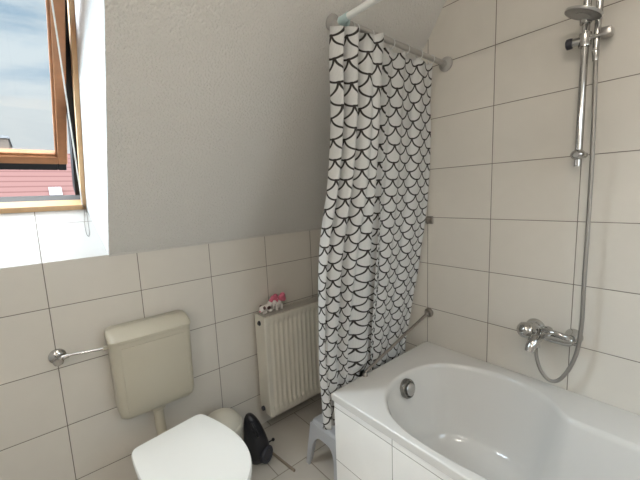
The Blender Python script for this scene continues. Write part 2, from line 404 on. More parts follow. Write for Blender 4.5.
def resample(pts, n=144):
    """closed curve sampled at even angles round ctr, smoothed"""
    cl_ = spline([(*p, 0) for p in pts] + [(*pts[0], 0)], 10)
    polar = sorted(((math.atan2(p.y-ctr[1], p.x-ctr[0]), math.hypot(p.x-ctr[0], p.y-ctr[1])) for p in cl_), key=lambda q: q[0])
    out = []
    # denser near the foot end
    for k in range(n):
        a = -PI + 2*PI*(k+0.5)/n
        lo = None
        for i in range(len(polar)):
            a0, r0 = polar[i-1]; a1, r1 = polar[i]
            if i == 0: a0 -= 2*PI
            if a0 <= a <= a1 and a1 > a0: lo = r0+(r1-r0)*(a-a0)/(a1-a0); break
        if lo is None: lo = polar[-1][1]
        out.append((a, lo))
    return out
pol = resample(inner_pts)
def ray_rect(a, x0, x1, y0, y1):
    dx, dy = math.cos(a), math.sin(a); t = 1e9
    if dx > 1e-9: t = min(t, (x1-ctr[0])/dx)
    if dx < -1e-9: t = min(t, (x0-ctr[0])/dx)
    if dy > 1e-9: t = min(t, (y1-ctr[1])/dy)
    if dy < -1e-9: t = min(t, (y0-ctr[1])/dy)
    return t
# make the four outer corners exact: shift nearest sample angles
angs = [a for a, _ in pol]
for cx_, cy_ in ((TX0, TY0), (TX0, TY1), (TX1, TY0), (TX1, TY1)):
    ca = math.atan2(cy_-ctr[1], cx_-ctr[0]); k = min(range(len(angs)), key=lambda i: abs(angs[i]-ca))
    angs[k] = ca
def inner(k, d, z, sx=None):
    """basin ring k shrunk by distance d towards the middle line"""
    a, r = pol[k]; x = ctr[0]+r*math.cos(a); y = ctr[1]+r*math.sin(a)
    a1, r1 = pol[(k+1) % len(pol)]; a0, r0 = pol[k-1]
    tx = (r1*math.cos(a1)-r0*math.cos(a0)); ty = (r1*math.sin(a1)-r0*math.sin(a0)); l = math.hypot(tx, ty)
    nx, ny = -ty/l, tx/l
    return Vector((x+nx*d, y+ny*d, z))
def outer(k, ins, z):
    a = angs[k]; t_ = ray_rect(a, TX0+ins, TX1-ins, TY0+ins, TY1-ins)
    return Vector((ctr[0]+t_*math.cos(a), ctr[1]+t_*math.sin(a), z))
NK = len(pol); rings = []
for ins_, dz_ in ((0.03, 0.034), (0.0, 0.034), (0.0, 0.0085), (0.0, 0.006), (0.0005, 0.0035), (0.002, 0.0015), (0.0045, 0.0003), (0.007, 0.0)):
    rings.append([outer(k, ins_, RIM-dz_) for k in range(NK)])
def blend(k, f):
    p = outer(k, 0.010, RIM); q = inner(k, -0.008, RIM-0.001); return p.lerp(q, f)
rings.append([blend(k, 0.5) for k in range(NK)])
rings.append([inner(k, -0.009, RIM) for k in range(NK)]); rings.append([inner(k, -0.005, RIM-0.0004) for k in range(NK)])
for d, z in ((-0.001, RIM-0.0025), (0.004, RIM-0.008), (0.008, RIM-0.022), (0.011, 0.455), (0.020, 0.43), (0.034, 0.36), (0.048, 0.29), (0.062, 0.225), (0.072, 0.185)):
    rings.append([inner(k, d, z) for k in range(NK)])
# floor of the basin: shrink ring points towards a centre line
def floorpt(k, f, z):
    p = inner(k, 0.072, 0)
    cyl = max(-2.0, min(-1.05, p.y)); c = Vector((-0.40, cyl, 0)); q = p.lerp(c, f); q.z = z; return q
for f, z in ((0.06, 0.165), (0.15, 0.148), (0.35, 0.128), (0.65, 0.115), (0.97, 0.110)):
    rings.append([floorpt(k, f, z) for k in range(NK)])
bm = B(); add_loft(bm, rings, cap0=False, cap1=False)
obj('basin', bm, M_tub, tub, 35)
bm = B(); add_box(bm, -0.714, -0.66, -2.35, -0.647, 0.0, RIM-0.034, 0.002, 1); obj('front_panel', bm, M_panel, tub)
bm = B(); add_box(bm, -0.66, -0.004, -0.69, -0.650, 0.0, RIM-0.036); obj('end_panel', bm, M_panel, tub)
bm = B(); add_box(bm, -0.66, -0.004, -2.349, -2.31, 0.0, RIM-0.036); obj('end_panel', bm, M_panel, tub)
M_oldc = mat('dark tarnished chrome', (0.28, 0.27, 0.25), 0.2, 1.0)
oc = Vector((-0.387, -0.794, 0.436)); on = Vector((0.0, -1.0, 0.2)).normalized()
bm = B(); add_lathe(bm, [(0.043, -0.014), (0.044, 0.002), (0.040, 0.009), (0.034, 0.010), (0.031, 0.004)], 28, oc, on); ov = obj('overflow_cap', bm, M_oldc, tub, 40)
bm = B(); add_lathe(bm, [(0.029, 0.004), (0.029, 0.016), (0.022, 0.021), (0, 0.022)], 24, oc, on); obj('overflow_knob', bm, M_chromed, ov, 50)
bm = B(); add_lathe(bm, [(0.03, 0), (0.03, 0.003), (0.022, 0.004), (0, 0.002)], 24, (-0.40, -1.15, 0.112)); obj('drain', bm, M_chrome, tub, 40)

# ------------------------------------------------------------------ toilet
TCX = -1.272
toi = thing('toilet', (TCX, -0.5, 0), 'white toilet with closed lid standing in front of the cream cistern', 'toilet')
half = [(0.0, -0.300), (0.125, -0.300), (0.143, -0.306), (0.156, -0.325), (0.166, -0.37), (0.174, -0.42), (0.179, -0.47), (0.180, -0.52), (0.174, -0.585), (0.154, -0.65), (0.120, -0.705), (0.072, -0.745), (0.03, -0.760), (0.0, -0.764)]
hs = [half[0]] + [(p.x, p.y) for p in spline([(a, b, 0) for a, b in half[1:-1]], 4)] + [half[-1]]
ring = [(TCX+0.005+a*0.92, b) for a, b in hs] + [(TCX+0.005-a*0.92, b) for a, b in hs[-2:0:-1]]
ta_ = math.radians(8.0)     # the seat sits slightly turned on the bowl
ring = [(TCX + (x-TCX)*math.cos(ta_) - (y+0.52)*math.sin(ta_), -0.52 + (x-TCX)*math.sin(ta_) + (y+0.52)*math.cos(ta_)) for x, y in ring]
def sc(pts, f, z, cy=-0.54, dx=0, dy=0): return [Vector((TCX+(x-TCX)*f+dx, cy+(y-cy)*f+dy, z)) for x, y in pts]
bm = B(); add_loft(bm, [sc(ring, 0.97, 0.410), sc(ring, 1.0, 0.414), sc(ring, 1.0, 0.424), sc(ring, 0.985, 0.430), sc(ring, 0.93, 0.4325), sc(ring, 0.5, 0.434), sc(ring, 0.05, 0.434)])
obj('lid', bm, M_lid, toi, 40)
bm = B(); add_loft(bm, [sc(ring, 0.955, 0.392), sc(ring, 0.985, 0.396), sc(ring, 0.985, 0.406), sc(ring, 0.96, 0.409)]); obj('seat', bm, M_lid, toi, 40)
bm = B(); add_loft(bm, [sc(ring, 0.55, 0.0, -0.5), sc(ring, 0.56, 0.03, -0.5), sc(ring, 0.52, 0.12, -0.5), sc(ring, 0.62, 0.22, -0.5), sc(ring, 0.82, 0.30, -0.5), sc(ring, 0.93, 0.35, -0.52), sc(ring, 0.96, 0.37, -0.53), sc(ring, 0.955, 0.390, -0.53)])
add_box(bm, TCX-0.085, TCX+0.085, -0.38, -0.20, 0.19, 0.335, 0.025, 3)
obj('bowl', bm, M_ceram, toi, 50)
for sx in (-0.075, 0.075):
    bm = B(); add_tube(bm, [(TCX+sx-0.03, -0.335+sx*0.13, 0.402), (TCX+sx+0.03, -0.331+sx*0.13, 0.402)], 0.010); obj('hinge', bm, M_chromed, toi, 40)

# cistern on the wall
ci = thing('cistern', (TCX, -0.06, 0.45), 'cream plastic cistern hung on the tiled wall above the toilet', 'cistern')
def xring(x0, x1, y0, y1, r, z): return [Vector((x, y, z)) for x, y in rrect(x0, x1, y0, y1, r)]
cr = []
for z, w, fy, r in ((0.424, 0.125, -0.100, 0.02), (0.429, 0.140, -0.117, 0.025), (0.440, 0.150, -0.126, 0.028), (0.465, 0.154, -0.130, 0.028), (0.60, 0.156, -0.131, 0.028), (0.764, 0.159, -0.131, 0.028)):
    cr.append(xring(TCX-w-0.004, TCX+w, fy, -0.002, r, z))
bm = B(); add_loft(bm, cr); obj('tank', bm, M_cist, ci, 40)
bm = B()
cr = []
for z, w, fy, by in ((0.766, 0.161, -0.134, -0.001), (0.778, 0.163, -0.136, -0.001), (0.790, 0.163, -0.123, -0.001), (0.802, 0.161, -0.100, -0.002), (0.812, 0.156, -0.075, -0.004), (0.815, 0.148, -0.06, -0.012)):
    cr.append(xring(TCX-w-0.004, TCX+w, fy, by, 0.026, z))
add_loft(bm, cr); obj('tank_lid', bm, M_cist, ci, 35)
bm = B(); add_box(bm, TCX-0.128, TCX+0.124, -0.1345, -0.128, 0.462, 0.745, 0.006, 2); obj('flush_panel', bm, M_cist, ci, 40)
bm = B(); fp = spline([(TCX-0.002, -0.062, 0.46), (TCX-0.002, -0.062, 0.38), (TCX-0.001, -0.066, 0.31), (TCX-0.002, -0.10, 0.27), (TCX, -0.19, 0.262)], 6)
add_tube(bm, fp, 0.022, 16); add_lathe(bm, [(0.026, 0), (0.032, 0.006), (0.032, 0.03), (0.027, 0.036)], 20, (TCX-0.002, -0.062, 0.393)); obj('flush_pipe', bm, M_cist, ci, 50)
# supply valve
va = thing('supply_valve', (-1.599, 0, 0.742), 'chrome angle valve and thin pipe on tiles left of the cistern', 'valve')
vp = Vector((-1.599, 0, 0.742))
bm = B(); add_lathe(bm, [(0.030, 0), (0.029, 0.006), (0.020, 0.013), (0.013, 0.016)], 24, vp, (0, -1, 0)); obj('wall_rosette', bm, M_chrome, va, 40)
bm = B(); add_lathe(bm, [(0.012, 0.01), (0.012, 0.045), (0.010, 0.05), (0, 0.05)], 16, vp, (0, -1, 0)); add_tube(bm, [(-1.599, -0.034, 0.742), (-1.565, -0.037, 0.745)], 0.009)
obj('valve_body', bm, M_chrome, va, 40)
bm = B(); add_lathe(bm, [(0.008, 0.048), (0.017, 0.052), (0.018, 0.068), (0.014, 0.072), (0, 0.073)], 8, vp, (0, -1, 0)); obj('valve_knob', bm, M_chrome, va, 30)
bm = B(); add_tube(bm, spline([(-1.565, -0.037, 0.745), (-1.53, -0.042, 0.745), (-1.48, -0.055, 0.743), (-1.4525, -0.06, 0.743)], 5), 0.0048); obj('pipe', bm, M_chrome, va, 50)
bm = B(); add_lathe(bm, [(0.009, 0), (0.010, 0.004), (0.010, 0.012), (0.0085, 0.0195)], 10, (-1.450, -0.06, 0.743), (1, 0, 0)); obj('union_nut', bm, M_cist, va, 30)

# ------------------------------------------------------------------ radiator
ra = thing('radiator', (-0.48, -0.09, 0.12), 'warm white panel radiator with vertical flutes hung on the tiled wall', 'radiator')
RX0_, RX1_, RY0, RY1, RZ0, RZ1 = -0.736, -0.236, -0.142, -0.035, 0.122, 0.695
# fluted front sheet as a height field
bm = B()
nf = 15; pitch = (RX1_-RX0_-0.03)/nf
xs = []
for i in range(nf):
    for f in (0.0, 0.20, 0.42, 0.62, 0.84): xs.append((RX0_+0.015+(i+f)*pitch, 1 if f in (0.42, 0.62) else 0))
xs = [(RX0_, 0)] + xs + [(RX1_-0.015, 0), (RX1_, 0)]
zs = [(RZ0, 0), (RZ0+0.03, 0), (RZ0+0.042, 0.7), (RZ0+0.055, 1), (RZ1-0.055, 1), (RZ1-0.042, 0.7), (RZ1-0.03, 0), (RZ1, 0)]
G = [[bm.verts.new((x, RY0 + 0.014*a*b if True else 0, z)) for x, a in xs] for z, b in zs]
for i in range(len(zs)-1):
    for j in range(len(xs)-1): bm.faces.new((G[i][j], G[i][j+1], G[i+1][j+1], G[i+1][j]))
bk = [[bm.verts.new((x, RY0+0.016, z)) for x in (RX0_, RX1_)] for z in (RZ0, RZ1)]
bm.faces.new((bk[0][0], bk[1][0], bk[1][1], bk[0][1]))
bm.faces.new([G[0][0]] + G[0][1:] + [bk[0][1], bk[0][0]]); bm.faces.new(G[-1][:] + [bk[1][1], bk[1][0]])
bm.faces.new([G[i][0] for i in range(len(zs))] + [bk[1][0], bk[0][0]]); bm.faces.new([G[i][-1] for i in range(len(zs))] + [bk[1][1], bk[0][1]])
obj('front_panel', bm, M_rad, ra, 60)
bm = B(); add_box(bm, RX0_+0.004, RX1_-0.004, RY1-0.014, RY1, RZ0, RZ1-0.004, 0.003, 1); obj('rear_panel', bm, M_rad, ra)
for x0 in (RX0_-0.004, RX1_-0.002):
    bm = B(); add_box(bm, x0, x0+0.006, RY0+0.004, RY1, RZ0+0.004, RZ1+0.003, 0.002, 1); obj('side_cover', bm, M_rad, ra)
bm = B(); add_box(bm, RX0_+0.003, RX1_-0.003, RY0+0.018, RY1-0.015, RZ1-0.010, RZ1-0.004)
for i in range(40):
    x = RX0_+0.01+i*(RX1_-RX0_-0.02)/40; add_box(bm, x, x+0.005, RY0+0.017, RY1-0.014, RZ1-0.006, RZ1+0.001)
obj('top_grille', bm, M_radd, ra)
bm = B(); add_lathe(bm, [(0.014, 0), (0.014, 0.004), (0.009, 0.005), (0.009, 0.010), (0, 0.010)], 12, (RX0_-0.004, -0.088, 0.655), (-1, 0, 0)); obj('air_vent', bm, M_black, ra, 30)
bm = B(); add_lathe(bm, [(0.013, 0), (0.013, 0.012), (0.008, 0.014), (0, 0.014)], 10, (RX0_-0.004, -0.075, 0.150), (-1, 0, 0)); obj('drain_plug', bm, M_blackd, ra, 30)
for x in (-0.66, -0.32):
    bm = B(); add_box(bm, x-0.015, x+0.015, RY1-0.002, 0.0, 0.25, 0.60); obj('wall_bracket', bm, M_rad, ra)

# two toy animals on the radiator
toyz = 0.6965
ta = thing('toy_figure', (-0.685, -0.075, toyz), 'white toy dog with dark patches lying on the radiator near its left end', 'toy', 'toy animals on the radiator')
bm = B()
add_ball(bm, (-0.660, -0.075, toyz+0.022), 0.030, 0.018, 0.019); add_ball(bm, (-0.640, -0.078, toyz+0.040), 0.015, 0.014, 0.018); add_ball(bm, (-0.695, -0.088, toyz+0.026), 0.017, 0.016, 0.017)
add_ball(bm, (-0.709, -0.097, toyz+0.020), 0.010, 0.009, 0.008)
add_ball(bm, (-0.690, -0.105, toyz+0.008), 0.016, 0.007, 0.008); add_ball(bm, (-0.650, -0.096, toyz+0.008), 0.013, 0.007, 0.008); add_ball(bm, (-0.688, -0.062, toyz+0.008), 0.016, 0.007, 0.008)
obj('body', bm, M_toyw, ta, 60)
bm = B(); add_ball(bm, (-0.690, -0.103, toyz+0.034), 0.008, 0.006, 0.010); add_ball(bm, (-0.696, -0.073, toyz+0.036), 0.008, 0.006, 0.010); add_ball(bm, (-0.655, -0.092, toyz+0.024), 0.012, 0.006, 0.010)
obj('ears_and_patch', bm, M_toyb, ta, 60)
bm = B(); add_ball(bm, (-0.7185, -0.101, toyz+0.021), 0.0042, 0.005, 0.004); obj('nose', bm, M_pink, ta, 60)
tb = thing('toy_figure', (-0.6, -0.075, toyz), 'white toy pony with a bushy pink mane on the radiator', 'toy', 'toy animals on the radiator')
bm = B()
add_ball(bm, (-0.590, -0.075, toyz+0.030), 0.028, 0.017, 0.020); add_ball(bm, (-0.617, -0.088, toyz+0.042), 0.015, 0.014, 0.016); add_ball(bm, (-0.625, -0.100, toyz+0.035), 0.009, 0.009, 0.008)
for x, y in ((-0.607, -0.096), (-0.572, -0.093), (-0.607, -0.062), (-0.572, -0.060)): add_tube(bm, [(x, y, toyz+0.028), (x-0.002, y-0.003, toyz)], 0.007, 10, rad=[0.007, 0.008])
obj('body', bm, M_toyw, tb, 60)
bm = B()
for p, r in (((-0.613, -0.076, toyz+0.064), 0.019), ((-0.598, -0.072, toyz+0.070), 0.017), ((-0.632, -0.080, toyz+0.056), 0.013), ((-0.600, -0.080, toyz+0.050), 0.014)): add_ball(bm, p, r, r*0.8, r)
obj('mane', bm, M_pink, tb, 60)
bm = B()
for p, r in (((-0.560, -0.072, toyz+0.055), 0.019), ((-0.548, -0.070, toyz+0.068), 0.017), ((-0.542, -0.072, toyz+0.045), 0.014)): add_ball(bm, p, r, r*0.8, r)
obj('tail', bm, M_pink, tb, 60)

for r_ in (ta, tb): r_.location += Vector((-0.012, 0.018, 0))
# ------------------------------------------------------------------ floor things
bn = thing('waste_bin', (-1.03, -0.17, 0), 'small round cream bin with domed lid between toilet and black vacuum cleaner', 'bin')
bc = (-1.028, -0.175, 0)
bm = B(); add_lathe(bm, [(0.078, 0), (0.082, 0.004), (0.092, 0.225), (0.090, 0.228)], 36, bc); obj('bucket', bm, M_cream, bn, 40)
bm = B(); add_lathe(bm, [(0.096, 0.226), (0.098, 0.232), (0.098, 0.245), (0.095, 0.250), (0.090, 0.252), (0.086, 0.266), (0.070, 0.288), (0.045, 0.302), (0.02, 0.308), (0, 0.309)], 36, bc); obj('bin_lid', bm, M_cream, bn, 35)

vc = thing('vacuum_cleaner', (-0.89, -0.25, 0), 'small black canister vacuum cleaner stood on end beside the cream bin', 'vacuum cleaner')
# body: tapered rounded capsule, leaning, broad at the foot
VS = 0.90
def VP(c):
    c = Vector(c); return Vector((-0.877 + (c.x+0.89)*VS, -0.222 + (c.y+0.25)*VS, c.z*VS))
base = Vector((-0.878, -0.245, 0)); top_ = Vector((-0.922, -0.250, 0))
prof = [(0.0, 0.050, 0.045), (0.012, 0.063, 0.054), (0.05, 0.067, 0.060), (0.10, 0.066, 0.060), (0.15, 0.060, 0.056), (0.20, 0.050, 0.050), (0.24, 0.041, 0.042), (0.27, 0.031, 0.033), (0.29, 0.019, 0.022), (0.30, 0.007, 0.009)]
rings = []
for z, a, b in prof:
    c = base.lerp(top_, (z/0.30)**1.3)
    rings.append([VP((c.x + a*math.copysign(abs(math.cos(q))**0.8, math.cos(q)), c.y + b*math.copysign(abs(math.sin(q))**0.8, math.sin(q)), z)) for q in [2*PI*k/28 for k in range(28)]])
bm = B(); add_loft(bm, rings); obj('body', bm, M_black, vc, 50)
bm = B(); hp = spline([VP(p) for p in ((-0.930, -0.282, 0.272), (-0.930, -0.304, 0.255), (-0.920, -0.314, 0.225), (-0.908, -0.306, 0.190), (-0.902, -0.290, 0.175))], 6); add_tube(bm, hp, 0.007, 10); obj('handle', bm, M_black, vc, 60)
bm = B(); add_ball(bm, VP((-0.921, -0.283, 0.232)), 0.013, 0.011, 0.026); obj('handle_recess', bm, M_blackd, vc, 60)
bm = B(); wn_ = Vector((0.35, -0.93, 0.05)).normalized(); add_lathe(bm, [(0.040, -0.012), (0.042, -0.006), (0.042, 0.006), (0.037, 0.011), (0.026, 0.012), (0.022, 0.008), (0, 0.009)], 28, VP((-0.858, -0.302, 0.0475)), wn_); obj('wheel', bm, M_blackd, vc, 35)
bm = B(); add_tube(bm, [VP((-0.825, -0.245, 0.062)), VP((-0.785, -0.245, 0.062))], 0.004, 10); add_ball(bm, VP((-0.780, -0.245, 0.062)), 0.009); obj('hose_socket', bm, M_black, vc, 50)

bm = B(); add_tube(bm, [(-0.803, -0.235, 0.0065), (-0.783, -0.415, 0.0065)], 0.0065, 8)  # narrow brown tube laid flat across the floor tiles
tag(obj('strip', bm, M_strip, None, 50), 'thin brown stick lying on the floor tiles beside the black vacuum cleaner', 'strip')

# stool behind the bath
stl = thing('step_stool', (-0.53, -0.525, 0), 'low grey plastic step stool between radiator and bathtub end', 'stool')
sx0, sx1, sy0, sy1, SZ = -0.668, -0.40, -0.628, -0.412, 0.225
def flare(c):
    f = (SZ - c.z)/SZ; mx_, my_ = (sx0+sx1)/2, (sy0+sy1)/2
    return Vector((mx_+(c.x-mx_)*(1+0.26*f), my_+(c.y-my_)*(1+0.07*f), c.z))
bm = B(); cr = []
for z, i, r in ((SZ-0.016, 0.0, 0.022), (SZ-0.006, 0.002, 0.022), (SZ, 0.009, 0.018)):
    cr.append([Vector((x, y, z)) for x, y in rrect(sx0+i, sx1-i, sy0+i, sy1-i, r)])
add_loft(bm, cr); obj('seat', bm, M_grey, stl, 40)
# skirt with arched opening on each side
def skirt(p0, p1, nrm):
    b_ = B(); n_ = 14
    P0, P1, nv = Vector(p0), Vector(p1), Vector(nrm)
    for i in range(n_):
        def arch(u): 
            v = abs(2*u-1); return 0.162*math.sqrt(max(0, 1-v**4*1.0)) if v < 1 else 0.0
        u0, u1 = 0.10+0.80*i/n_, 0.10+0.80*(i+1)/n_
        def pt(u, z, t_): return flare(P0.lerp(P1, u) + Vector((0, 0, z)) - nv*t_)
        za, zb = arch(i/n_), arch((i+1)/n_)
        A = [pt(u0, za, 0), pt(u1, zb, 0), pt(u1, SZ-0.016, 0), pt(u0, SZ-0.016, 0)]; D = [pt(u0, za, 0.010), pt(u1, zb, 0.010), pt(u1, SZ-0.016, 0.010), pt(u0, SZ-0.016, 0.010)]
        add_loft(b_, [A, D])
    return b_
for p0, p1, nv in (((sx0, sy0, 0), (sx0, sy1, 0), (-1, 0, 0)), ((sx1, sy0, 0), (sx1, sy1, 0), (1, 0, 0)), ((sx0, sy0, 0), (sx1, sy0, 0), (0, -1, 0)), ((sx0, sy1, 0), (sx1, sy1, 0), (0, 1, 0))):
    obj('skirt', skirt(p0, p1, nv), M_grey, stl, 30)
for cx_, cy_, ix, iy in ((sx0, sy0, 1, 1), (sx0, sy1, 1, -1), (sx1, sy0, -1, 1), (sx1, sy1, -1, -1)):
    bm = B(); w = 0.029
    L = [(0, 0), (w, 0), (w, 0.011), (0.011, 0.011), (0.011, w), (0, w)]
    add_loft(bm, [[flare(Vector((cx_+ix*a*0.8, cy_+iy*b*0.8, z))) for a, b in L] for z in (0.0, SZ-0.016)])
    obj('leg', bm, M_grey, stl, 30)

# ------------------------------------------------------------------ curtain rod and curtain
RY, RZ = -0.746, 1.930
rod = thing('curtain_rod', (-0.35, RY, RZ), 'angled shower curtain rod above the bathtub, grey leg and white leg', 'curtain rod')
EX = -0.695
bm = B(); add_tube(bm, [(-0.012, RY, RZ), (EX, RY, RZ+0.006)], 0.0115, 16); obj('cross_bar', bm, M_rodg, rod, 50)
bm = B(); add_tube(bm, [(EX, RY-0.02, RZ+0.008), (EX, YF+0.012, RZ+0.012)], 0.0115, 16); tag(obj('long_bar', bm, M_rod, rod, 50), 'white painted bar')
bm = B(); add_ball(bm, (EX, RY, RZ+0.007), 0.0148); add_tube(bm, [(EX, RY, RZ+0.007), (EX, RY-0.035, RZ+0.008)], 0.0138, 16); add_tube(bm, [(EX, RY, RZ+0.007), (EX+0.03, RY, RZ+0.007)], 0.0138, 16); tag(obj('elbow', bm, M_teal, rod, 50), 'pale turquoise plastic elbow')
bm = B(); nrm = Vector((0, -NSY, -NSZ)); fc = WP(-0.608, (2.010-1.118)/USZ, 0.0)
add_lathe(bm, [(0.031, 0.0), (0.030, 0.006), (0.020, 0.012), (0.012, 0.016), (0.010, 0.05)], 24, fc, nrm)
add_tube(bm, [fc+nrm*0.045, fc+nrm*0.10, Vector((-0.612, RY, RZ+0.004))], 0.008, 12); tag(obj('ceiling_flange', bm, M_flange, rod, 40), 'grey flange on the sloping wall')
bm = B(); add_lathe(bm, [(0.034, 0.0), (0.033, 0.007), (0.022, 0.014), (0.016, 0.018), (0.015, 0.03)], 24, (0, RY, RZ), (-1, 0, 0)); obj('wall_flange', bm, M_flange, rod, 40)
bm = B(); add_lathe(bm, [(0.034, 0.0), (0.033, 0.007), (0.022, 0.014), (0.015, 0.02)], 24, (EX, YF, RZ+0.012), (0, 1, 0)); obj('wall_flange', bm, M_flange, rod, 40)

cu = thing('shower_curtain', (-0.4, -0.68, 0.3), 'white shower curtain with black fish scale pattern hanging at the bathtub end', 'curtain')
NQ, NZ = 360, 110
ZT, ZB = 1.912, 0.322
def smooth(a, b, x):
    t_ = max(0, min(1, (x-a)/(b-a))); return t_*t_*(3-2*t_)
# plan of the gathered left part: (x, y) offsets from the hanging line, right to left
PLEAT = [(-0.43, 0.004), (-0.455, 0.030), (-0.50, 0.048), (-0.545, 0.046), (-0.560, 0.015), (-0.548, -0.024), (-0.530, -0.050), (-0.548, -0.070), (-0.585, -0.066), (-0.615, -0.046), (-0.628, -0.012), (-0.634, 0.006), (-0.648, -0.008), (-0.655, -0.038),
         (-0.672, -0.050), (-0.688, -0.030), (-0.694, 0.0), (-0.706, -0.006), (-0.714, -0.032), (-0.726, -0.036), (-0.738, -0.012), (-0.740, 0.010)]
PLS = spline([(a, b, 0) for a, b in PLEAT], 14)
pl_len = [0.0]
for a, b in zip(PLS, PLS[1:]): pl_len.append(pl_len[-1] + (b-a).length)
def pleat(f):
    d = f*pl_len[-1]
    for i in range(len(PLS)-1):
        if pl_len[i+1] >= d: return PLS[i].lerp(PLS[i+1], (d-pl_len[i])/(pl_len[i+1]-pl_len[i]+1e-9))
    return PLS[-1]
QS = 0.36
def cpt(q, z):
    """q 0 at the right edge, 1 at the left edge"""
    low = smooth(1.6, 0.55, z)
    ybase = -0.746 + 0.136*max(0, min(1, (1.90-z)/(1.90-0.57)))
    T_ = ((0.3, -0.165), (0.51, -0.150), (0.75, -0.110), (0.96, -0.082), (1.10, -0.066), (1.28, -0.056), (1.46, -0.064), (1.62, -0.084), (1.75, -0.110), (1.95, -0.120))
    xr = T_[0][1] if z < 0.3 else next((a[1] + (b[1]-a[1])*(z-a[0])/(b[0]-a[0]) for a, b in zip(T_, T_[1:]) if a[0] <= z <= b[0]), T_[-1][1])
    xr += 0.003*math.sin(z*22)*smooth(1.3, 0.9, z)
    if q < QS:
        f = q/QS; x = xr + (-0.43-xr)*f
        env = smooth(0, 0.1, f)*smooth(1, 0.85, f)
        y = env*(0.0075*math.sin(f*PI*4.2 + 0.5 + 0.5*z) + 0.0035*math.sin(f*PI*9.0 + 1.3*z)) + 0.004*f
        x += env*0.004*math.sin(f*PI*8 + z*1.4)
    else:
        p = pleat((q-QS)/(1-QS))
        k_ = 1 - 0.45*low
        x = p.x + low*0.012*math.sin(p.x*60 + z*3) - (0.036*smooth(1.55, 0.95, z) - 0.018*smooth(1.85, 1.6, z)*smooth(1.1, 1.4, z))*(-p.x-0.43)/0.31 + 0.020*smooth(0.75, 0.32, z)*(-p.x-0.43)/0.31 + 0.035*low*smooth(-0.62, -0.5, p.x)
        y = p.y*k_ + 0.030*(0.35 + 0.65*low)*math.exp(-((p.x+0.580)/0.013)**2) + 0.006*math.sin(z*3.1 + p.x*30)
    y_ = ybase + y
    if x > -0.722:
        lim = -0.626 if z < 0.53 else -0.626 - (z-0.53)*1.2
        y_ = max(y_, lim)
    sag = 0.014*abs(math.sin(q*PI*8))*smooth(1.80, 1.912, z)
    return Vector((x, y_, z-sag))
bm = B(); uvl = bm.loops.layers.uv.new('UVMap')
us = [0.0]
for i in range(1, NQ+1): us.append(us[-1] + (cpt(i/NQ, 1.3)-cpt((i-1)/NQ, 1.3)).length)
u_mid = us[int(NQ*0.30)]
V = [[bm.verts.new(cpt(i/NQ, ZT + (ZB-ZT)*k/NZ)) for i in range(NQ+1)] for k in range(NZ+1)]
for k in range(NZ):
    for i in range(NQ):
        f = bm.faces.new((V[k][i], V[k][i+1], V[k+1][i+1], V[k+1][i]))
        for lp, (ii, kk) in zip(f.loops, ((i, k), (i+1, k), (i+1, k+1), (i, k+1))): 
            tk = (ZT-(ZT + (ZB-ZT)*kk/NZ))/1.6; lp[uvl].uv = (u_mid + (us[ii]-u_mid)*(0.95+0.40*tk), 1.9 - 1.6*(0.95*tk + 0.10*tk*tk))
cloth = obj('cloth', bm, M_curtain, cu, 180)
so = cloth.modifiers.new('thickness', 'SOLIDIFY'); so.thickness = 0.0009; so.offset = 0
for q in (0.01, 0.115, 0.23, 0.345, 0.43, 0.58, 0.72, 0.86, 0.97):
    p = cpt(q, ZT); x = min(-0.04, max(EX+0.05, p.x)) if p.x > EX else EX+0.05+0.03*(0.97-q)
    bm = B(); n_ = 20; add_tube(bm, [(x+0.001*k/n_, RY+0.0165*math.cos(2*PI*k/n_), RZ-0.004+0.0185*math.sin(2*PI*k/n_)) for k in range(n_+1)], 0.0018, 6, False)
    obj('curtain_ring', bm, M_clear, cu, 60)

# clip and grab bar on the bath wall
M_oldm = mat('tarnished grey metal', (0.30, 0.27, 0.24), 0.35, 0.8)
cp = thing('wall_clip', (-0.01, -0.662, 1.176), 'small dark metal clip on the bath wall beside the curtain edge', 'clip')
bm = B(); add_box(bm, -0.008, 0.0, -0.684, -0.642, 1.156, 1.196, 0.003, 1); obj('clip_plate', bm, M_oldm, cp)
bm = B(); add_box(bm, -0.040, -0.004, -0.672, -0.645, 1.164, 1.188, 0.005, 2); obj('clip_jaw', bm, M_oldm, cp, 40)
gb = thing('grab_bar', (-0.3, -0.658, 0.58), 'slanting metal bar from wall flange down to the bathtub rim', 'grab bar')
g0, g1 = Vector((-0.012, -0.658, 0.664)), Vector((-0.520, -0.652, 0.511))
bm = B(); add_lathe(bm, [(0.025, 0), (0.025, 0.010), (0.020, 0.016), (0.0, 0.017)], 24, (0, -0.660, 0.664), (-1, 0, 0)); obj('wall_flange', bm, M_oldm, gb, 40)
bm = B(); add_tube(bm, [g0, g1], 0.0075, 14); obj('bar', bm, M_oldm, gb, 50)
bm = B(); add_ball(bm, g0 + (g1-g0)*0.02, 0.013); obj('joint', bm, M_oldm, gb, 60)
bm = B(); add_lathe(bm, [(0.013, 0.4955), (0.013, 0.502), (0.009, 0.508), (0.006, 0.512), (0, 0.512)], 18, (g1.x, g1.y, 0)); obj('foot', bm, M_oldm, gb, 40)

